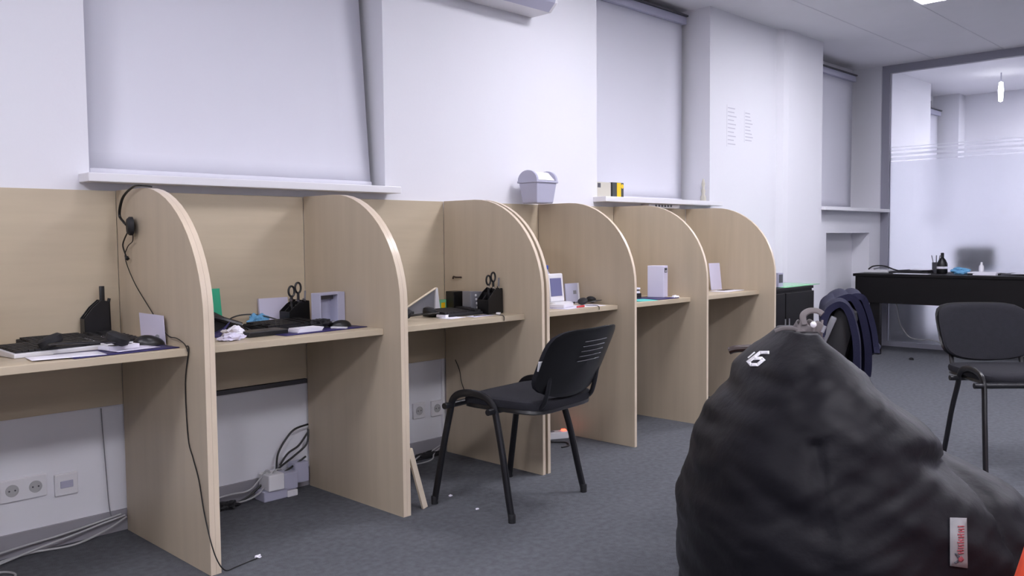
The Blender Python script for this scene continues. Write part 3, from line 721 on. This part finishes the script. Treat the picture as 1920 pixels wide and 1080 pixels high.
sheet('paper_sheet', 'white slip right of the card on the third booth desk', 'paper', 2.75, -.49, .14, .06, 4, 'paper2')
solo(MB().box(-.04, -.025, 0, .04, .025, .012), 'paper_block', 'paper', 'small white paper block in front of the dark keyboard', 'paper block', (2.61, -.41, Z + .0015), 15, smooth=False)
solo(MB().box(-.008, -.008, 0, .008, .008, .01), 'eraser', 'white', 'tiny white eraser in front of the third booth organizer', 'eraser', (2.86, -.50, Z), 15, smooth=False)
tubes('cable', 'thin dark cable hanging over the front edge of the third booth desk', 'cable', [[(2.70, -.50, .755), (2.77, -.535, .758), (2.80, -.57, .756), (2.805, -.590, .75), (2.805, -.591, .73)]], .002, 'cable_k')
tubes('cable_bundle', 'tangled pale and dark cables on the floor under the third booth', 'cable', [
    [(2.60, -.14, .006), (2.72, -.06, .02), (2.80, -.05, .025), (2.92, -.04, .06)], [(2.62, -.10, .006), (2.70, -.12, .006), (2.78, -.10, .006), (2.84, -.05, .02), (2.94, -.03, .05)]], .0035, 'cable_w', loc=(2.75, -.06, 0))
crumple('plug_tangle', 'black plug and cable knot on the floor under the third booth', 'plug', 2.78, -.045, .11, .02, .022, 'blackm', z=0, seed=11)
tubes('cable', 'thin dark cable hanging down inside the third booth side panel', 'cable', [[(2.944, -.10, .49), (2.944, -.13, .44), (2.944, -.145, .38), (2.944, -.17, .33)]], .002, 'cable_k')
# --- fourth booth
t = thing('water_bottle', 'clear bottle with a blue cap in the fourth booth behind the white stand', 'bottle', (3.475, -.25, Z))
MB().lathe([(.03, 0), (.032, .01), (.032, .13), (.026, .16), (.013, .178), (.013, .19)], 24).build('bottle_body', 'offwhite', t)
MB().lathe([(.015, 0), (.015, .02), (.012, .022)], 18, Matrix.Translation((0, 0, .188))).build('bottle_cap', 'bcap', t)
t = thing('display_stand', 'white stand with a lilac screen standing in the fourth booth', 'display', (3.44, -.365, Z + .02), 0)
MB().box(-.062, -.006, 0, .052, .012, .15, Matrix.Rotation(R(-6), 4, 'X'), bev=.006).build('frame_body', 'white', t, smooth=False)
MB().box(-.055, -.0078, .03, .033, -.006, .125, Matrix.Rotation(R(-6), 4, 'X')).build('screen', 'lilac', t, smooth=False)
MB().box(-.07, -.05, -.0194, .06, .05, 0, bev=.004).build('frame_foot', 'white', t, smooth=False)
t = thing('desk_calendar', 'small pale calendar leaning on the right side of the fourth booth', 'calendar', (3.60, -.335, Z), 0)
MB().box(-.058, -.004, 0, .058, .004, .11, Matrix.Rotation(R(-5), 4, 'X')).build('calendar_page', 'offwhite', t, smooth=False)
MB().box(.043, -.0055, 0, .056, -.004, .11, Matrix.Rotation(R(-5), 4, 'X')).build('white_margin', 'white', t, smooth=False)
MB().box(.005, -.0055, .05, .03, -.004, .07, Matrix.Rotation(R(-5), 4, 'X')).build('grey_mark', 'grey', t, smooth=False)
sheet('paper_sheet', 'white sheet in the middle of the fourth booth desk', 'paper', 3.50, -.50, .19, .12, -12, 'paper')
sheet('paper_sheet', 'white sheet at the left of the fourth booth desk', 'paper', 3.33, -.50, .15, .14, 8, 'paper2', z=Z)
solo(MB().box(-.07, -.04, 0, .07, .04, .02, bev=.004), 'white_case', 'white', 'flat white case on the papers at the left of the fourth booth', 'case', (3.345, -.475, Z + .0015), 20, smooth=False)
headset('black headset lying on the right of the fourth booth desk', 3.58, -.46, 200, z=Z + .001).scale = (.8, .8, .8)
solo(MB().tube([(-.035, 0, .006), (.035, 0, .006)], .005, 8, smooth=False), 'red_marker', 'red', 'red marker at the front of the fourth booth desk', 'marker', (3.40, -.555, Z), 10)
tubes('cable', 'thin dark cable over the front edge of the fourth booth desk', 'cable', [[(3.46, -.54, .757), (3.50, -.575, .757), (3.505, -.591, .75), (3.505, -.592, .735)]], .002, 'cable_k')
t = thing('power_strip', 'white power strip with a lit red switch on the floor, right of the black chair', 'power strip', (3.57, -.26, 0), -28)
MB().box(-.19, -.027, 0, .045, .027, .04, bev=.005).build('strip_body', 'white', t, smooth=False)
for k in range(3): MB().lathe([(0, 0), (.018, 0), (.018, .0015), (0, .0015)], 20, Matrix.Translation((-.15 + .05 * k, 0, .0402))).build('socket_ring', 'grey', t)
MB().box(.012, -.012, .040, .036, .012, .048, bev=.002).build('lit_switch', 'led', t, smooth=False)
tubes('cable', 'black cable curling in front of the white power strip', 'cable', [[(3.40, -.20, .02), (3.46, -.30, .005), (3.50, -.36, .005), (3.46, -.42, .005), (3.40, -.42, .005)]], .004, 'cable_k')
# --- fifth booth
t = thing('white_carton', 'tall white carton with a dark mark, standing in the fifth booth', 'carton', (4.235, -.495, Z + .0035), -74)
MB().box(-.10, 0, 0, 0, .075, .185, bev=.002).build('carton_body', 'paper2', t, smooth=False)
MB().box(.0002, .012, .145, .0012, .058, .172).build('dark_mark', 'inkd', t, smooth=False)
MB().box(.0013, .022, .151, .002, .05, .156).build('white_line', 'paper', t, smooth=False)
sheet('folder', 'indigo folder under the white carton', 'folder', 4.18, -.47, .20, .20, 0, 'purple', th=.003)
sheet('teal_sheet', 'bright teal sheet left of the white carton', 'paper', 4.00, -.50, .14, .13, -15, 'teal', th=.002)
t = thing('paper_heap', 'dark binders and sheets stacked behind the teal sheet', 'papers', (4.08, -.33, Z), -20)
MB().box(-.11, -.05, 0, .08, .05, .03).build('black_binder', 'blackm', t, smooth=False); MB().box(-.11, -.045, .0302, .075, .05, .042).build('white_sheets', 'paper', t, smooth=False)
MB().box(-.11, -.045, .043, .07, .05, .052).build('dark_cover', 'dgrey', t, smooth=False); MB().box(-.10, -.04, .053, .08, .05, .062).build('white_sheets', 'paper', t, smooth=False)
crumple('tissue', 'small white tissue right of the white carton', 'tissue', 4.29, -.54, .03, .02, .01, 'paper', seed=4)
# --- sixth booth
solo(MB().box(-.055, -.002, 0, .055, .002, .18, Matrix.Rotation(R(-7), 4, 'X')), 'standing_sheet', 'paper2', 'white sheet standing against the side of the last booth', 'paper', (5.10, -.33, Z), -8, smooth=False)
sheet('paper_sheet', 'white sheet lying on the desk of the last booth', 'paper', 5.03, -.45, .26, .12, 4, 'paper', th=.003)
sheet('brown_sheet', 'thin brown sheet on top of the white sheet in the last booth', 'paper', 5.06, -.42, .14, .05, 4, 'brown', z=Z + .0035)
# ------------------------------------------------------------ on the partition tops, sills and wall
t = thing('swing_bin', 'small grey swing-lid bin standing on the corner of the booth tops', 'bin', (3.57, -.11, 1.3005), 0)
def frus(x, y, z0, x2, y2, z1):
    b = MB(); v = [b.bm.verts.new(c) for c in ((-x, -y, z0), (x, -y, z0), (x, y, z0), (-x, y, z0), (-x2, -y2, z1), (x2, -y2, z1), (x2, y2, z1), (-x2, y2, z1))]
    for f in ((0, 1, 2, 3), (4, 5, 6, 7), (0, 1, 5, 4), (1, 2, 6, 5), (2, 3, 7, 6), (3, 0, 4, 7)): b.bm.faces.new([v[i] for i in f])
    return b
frus(.068, .055, 0, .083, .068, .115).build('bin_body', 'offwhite', t, smooth=False, bevel=.006)
frus(.090, .074, .112, .090, .074, .124).build('bin_rim', 'offwhite', t, smooth=False, bevel=.003)
for a in (-.086, .072):
    MB().prism([(-.072, .124)] + [(.072 * -math.cos(math.pi * k / 12), .124 + .058 * math.sin(math.pi * k / 12)) for k in range(1, 12)] + [(.072, .124)], a, a + .014, 'x').build('lid_end', 'offwhite', t, smooth=False)
MB().prism([(-.068, .126), (-.02, .172), (0, .176), (.02, .172), (.068, .126)], -.071, .071, 'x').build('swing_lid', 'white', t, smooth=False, bevel=.004)
t = thing('router', 'pale box with dark slots lying on the booth tops under the middle window sill', 'box', (4.87, -.035, 1.3005), 0)
MB().box(-.17, -.03, 0, .19, .03, .026, bev=.003).build('box_body', 'white', t, smooth=False)
for k in range(6): MB().box(-.10 + .035 * k, -.0315, .008, -.08 + .035 * k, -.030, .021).build('dark_slot', 'dgrey', t, smooth=False)
t = thing('small_carton', 'pale box with a small grey mark at the left end of the middle window sill', 'carton', (4.33, .03, WS + .0005), 0)
MB().box(-.09, -.02, 0, .06, .03, .095, bev=.002).build('carton_body', 'cream', t, smooth=False); MB().box(-.075, -.021, .06, -.045, -.02, .088).build('grey_mark', 'dgrey', t, smooth=False)
t = thing('tea_box', 'yellow and dark printed box on the middle window sill', 'box', (4.465, .03, WS + .0005), 0)
MB().box(-.06, -.02, 0, .06, .03, .098, bev=.002).build('box_body', 'darkprint', t, smooth=False); MB().box(-.012, -.0212, .002, .03, -.02, .096).build('yellow_band', 'yellow', t, smooth=False)
MB().lathe([(0, 0), (.014, 0), (.014, .001), (0, .001)], 16, Matrix.Translation((.045, -.0202, .075)) @ Matrix.Rotation(R(90), 4, 'X')).build('yellow_dot', 'yellow', t, smooth=False)
solo(MB().lathe([(.016, 0), (.022, .01), (.02, .035), (.011, .055), (.016, .08), (.009, .10), (.014, .13), (.006, .165), (0, .17)], 16), 'figurine', 'cream', 'thin cream ornament at the right end of the middle window sill', 'ornament', (5.515, .03, WS + .0005))
def poster(label, x0, x1, z0, z1, rows):
    t = thing('wall_sheet', label, 'paper', ((x0 + x1) / 2, -.0006, z0))
    w = (x1 - x0) / 2; h = z1 - z0
    MB().box(-w, -.0012, 0, w, 0, h).build('sheet', 'wall', t, smooth=False)
    b = MB()
    for k in range(rows):
        zz = h * (.93 - .86 * k / (rows - 1)); ln = (.55 + .4 * random.random()) * w * 2 * .85
        b.box(-w * .85, -.0018, zz - .004, -w * .85 + ln, -.0012, zz + .004)
    b.build('printed_lines', 'ink', t, smooth=False)
poster('white sheet with faint grey lines on the wall, the left of two', 5.79, 5.97, 1.78, 2.09, 10)
poster('white sheet with faint grey lines on the wall, the right of two', 6.05, 6.20, 1.83, 2.07, 9)
# air conditioner
t = thing('air_conditioner', 'white wall air conditioner cut by the top edge above the booths', 'air conditioner', (3.25, 0, 2.352))
MB().prism([(0, 0), (-.15, 0), (-.20, .045), (-.205, .24), (-.19, .28), (0, .28)], -.40, .40, 'x').build('casing', 'white', t, smooth=False, bevel=.006)
MB().prism([(-.155, -.002), (-.202, .04), (-.207, .055), (-.16, .012)], -.37, .37, 'x').build('air_flap', 'offwhite', t, smooth=False)
MB().box(-.37, -.208, .060, .37, -.200, .068).build('air_slot', 'black', t, smooth=False)
# ------------------------------------------------------------ black furniture at the far end
t = thing('black_cabinet', 'black cabinet against the wall beside the last booth', 'cabinet', (5.745, -.26, 0))
MB().box(-.50, -.24, 0, .425, .24, .718, bev=.002).build('cabinet_body', 'wenge', t, smooth=False)
MB().box(-.51, -.25, .718, .43, .24, .738, bev=.002).build('cabinet_top', 'wenge', t, smooth=False)
for k in (-1, 1):
    d = MB().box(-.025 + k * .228 - .222, -.256, .04, -.025 + k * .228 + .222, -.241, .70, bev=.002).build('door', 'wenge', t, smooth=False)
    MB().tube([(-.025 + k * .03, -.27, .40), (-.025 + k * .03, -.27, .52)], .005, 8, smooth=False).build('handle', 'grey', d)
sheet('green_sheet', 'pale green sheet overhanging the top of the black cabinet', 'sheet', 6.02, -.36, .60, .28, 2, 'lime', z=.7385, th=.004)
t = thing('small_box', 'small dark-fronted box standing on the black cabinet beside the last booth', 'box', (5.735, -.44, .7435))
MB().box(-.035, -.03, 0, .035, .03, .10).build('box_body', 'offwhite', t, smooth=False); MB().box(-.028, -.031, .03, .028, -.03, .09).build('dark_front', 'dgrey', t, smooth=False)
t = thing('office_desk', 'long black-brown desk in front of the glass partition', 'desk', (8.38, -1.65, 0))
MB().box(-.34, -1.65, .725, .34, 1.62, .75, bev=.002).build('desktop', 'wenge', t, smooth=False)
MB().box(-.33, -1.62, .48, -.312, 1.60, .7245, bev=.001).build('front_panel', 'wenge', t, smooth=False)
for y in (1.425, -.2, -1.6): MB().box(-.311, y - .045, 0, -.25, y + .045, .7245).build('leg_panel', 'wenge', t, smooth=False)
ZD = .7506
t = thing('network_box', 'white flat box with black cables at the left end of the black-brown desk', 'box', (8.38, -.14, ZD))
MB().box(-.10, -.12, 0, .10, .10, .025, bev=.004).build('box_body', 'white', t, smooth=False)
MB().tube([(-.05, .08, .03), (-.05, .03, .06), (-.03, -.06, .062), (-.04, -.16, .03), (-.04, -.24, .01)], .007, 6).build('cable', 'cable_k', t)
MB().tube([(.0, .05, .03), (.0, -.02, .045), (-.02, -.10, .045), (-.03, -.18, .02)], .006, 6).build('cable', 'grey', t)
t = thing('folder_pile', 'black folders and white papers spread on the left half of the black-brown desk', 'folders', (8.32, -.455, ZD), 0)
MB().box(-.12, -.18, 0, .10, .16, .018, Matrix.Rotation(R(4), 4, 'Z')).build('black_folder', 'blackm', t, smooth=False)
MB().box(-.10, -.15, .0185, .12, .08, .030, Matrix.Rotation(R(-8), 4, 'Z')).build('black_folder', 'blackm', t, smooth=False)
MB().box(-.02, -.17, .031, .12, -.0, .036).build('white_sheets', 'paper', t, smooth=False)
MB().box(-.22, -.22, 0, -.13, .08, .004).build('white_sheets', 'paper', t, smooth=False)
t = thing('dark_bottle', 'dark bottle with a white label on the black-brown desk', 'bottle', (8.36, -.715, ZD))
MB().lathe([(.04, 0), (.045, .01), (.045, .09), (.03, .125), (.014, .145), (.014, .185), (.01, .19)], 20).build('bottle_body', 'black', t)
MB().lathe([(.0456, 0), (.0456, .02)], 20, Matrix.Translation((0, 0, .045))).build('bottle_label', 'paper', t)
t = thing('pen_holder', 'grey pen holder with pens left of the dark bottle', 'pen holder', (8.42, -.645, ZD))
MB().lathe([(.035, 0), (.036, .10), (.033, .10), (.032, .01)], 16).build('cup', 'dgrey', t)
for dx, dy, c in ((-.01, .015, 'grey'), (.012, -.01, 'strap'), (0, .0, 'dgrey')): MB().tube([(dx * .5, dy * .5, .012), (dx * 2, dy * 2.4, .165)], .004, 6, smooth=False).build('pen', c, t)
crumple('face_mask', 'light blue crumpled cloth mask on the black-brown desk', 'face mask', 8.36, -.87, .05, .085, .042, 'blue', z=ZD, seed=9)
t = thing('white_bottle', 'small white bottle standing on papers on the black-brown desk', 'bottle', (8.40, -1.03, ZD + .0205))
MB().lathe([(.018, 0), (.02, .01), (.02, .05), (.009, .065), (.009, .085), (0, .087)], 16).build('bottle_body', 'white', t)
t = thing('folder_pile', 'white and black papers under the small white bottle', 'papers', (8.36, -1.10, ZD))
MB().box(-.10, -.11, 0, .10, .14, .012).build('black_folder', 'blackm', t, smooth=False); MB().box(-.09, -.08, .0122, .11, .15, .020, Matrix.Rotation(R(3), 4, 'Z')).build('white_sheets', 'paper', t, smooth=False)
MB().box(-.17, -.10, 0, -.105, .08, .012).build('white_sheets', 'paper', t, smooth=False)
t = thing('folder_pile', 'dark folder lying at the right edge of the black-brown desk', 'folders', (8.34, -1.42, ZD))
MB().box(-.12, -.16, 0, .12, .18, .015, Matrix.Rotation(R(-6), 4, 'Z')).build('black_folder', 'dgrey', t, smooth=False); MB().box(-.16, -.05, .0155, .02, .10, .019).build('white_sheets', 'paper', t, smooth=False)
tubes('cable', 'white cable hanging under the black-brown desk', 'cable', [[(8.55, -.20, .56), (8.55, -.253, .414), (8.55, -.27, .30), (8.55, -.30, .215), (8.55, -.372, .128), (8.55, -.47, .108), (8.55, -.60, .11), (8.55, -.8, .03)]], .006, 'cable_w')
# office chair behind the glass
t = thing('office_chair', 'dark office chair blurred behind the frosted glass', 'chair', (9.36, -.70, 0), 0)
MB().box(-.03, -.185, .74, .03, .185, .985, bev=.03).build('backrest', 'blackm', t)
MB().box(.0, -.24, .44, .45, .24, .52, bev=.03).build('seat', 'blackm', t)
MB().box(-.02, -.03, .46, .0, .03, .78).build('back_bar', 'black', t, smooth=False)
MB().lathe([(.03, .08), (.03, .44)], 16, Matrix.Translation((.23, 0, 0))).build('gas_column', 'black', t)
for k in range(5):
    a = 2 * math.pi * k / 5 + .3
    lg = MB().tube([(.23, 0, .10), (.23 + .28 * math.cos(a), .28 * math.sin(a), .07)], .018, 8, smooth=False).build('base_arm', 'black', t)
    MB().lathe([(0, -.02), (.025, -.02), (.025, .02), (0, .02)], 14, Matrix.Translation((.23 + .28 * math.cos(a), .28 * math.sin(a), .027)) @ Matrix.Rotation(R(90), 4, 'X')).build('caster', 'black', lg)
t = thing('pedestal', 'dark drawer pedestal behind the glass below the black-brown desk', 'cabinet', (9.22, -.14, 0))
MB().box(-.2, -.09, 0, .2, .10, .62).build('pedestal_body', 'dgrey', t, smooth=False)
for k in range(3): MB().box(-.212, -.08, .04 + .19 * k, -.2005, .09, .215 + .19 * k).build('drawer_front', 'dgrey', t, smooth=False)
# slim glowing tube built for the bright upright streak behind the glass
t = thing('glowing_tube', 'slim glowing vertical tube below the ceiling of the glazed room', 'lamp', (10.0, -.732, 2.47))
MB().lathe([(.006, .20), (.006, .2985)], 12).build('tube_rod', 'offwhite', t)
MB().lathe([(.0, .0), (.02, .01), (.026, .12), (.018, .20), (.0, .205)], 16).build('tube_body', mat('lit_tube', (255, 255, 255), emit=14), t)
# floor bits
for k, (x, y, r, l) in enumerate(((1.50, -.66, .010, 'tiny white paper scrap on the carpet by the left booth'), (2.437, -.62, .007, 'tiny pale crumb on the carpet between the second and third booths'), (2.39, -.837, .006, 'tiny pale crumb on the carpet under the black chair'), (7.9, -.62, .02, 'small dark scrap on the carpet in front of the black-brown desk'))):
    crumple('paper_scrap', l, 'scrap', x, y, r * 1.3, r, r * .7, 'blackm' if k == 3 else 'paper', z=0, seed=k)
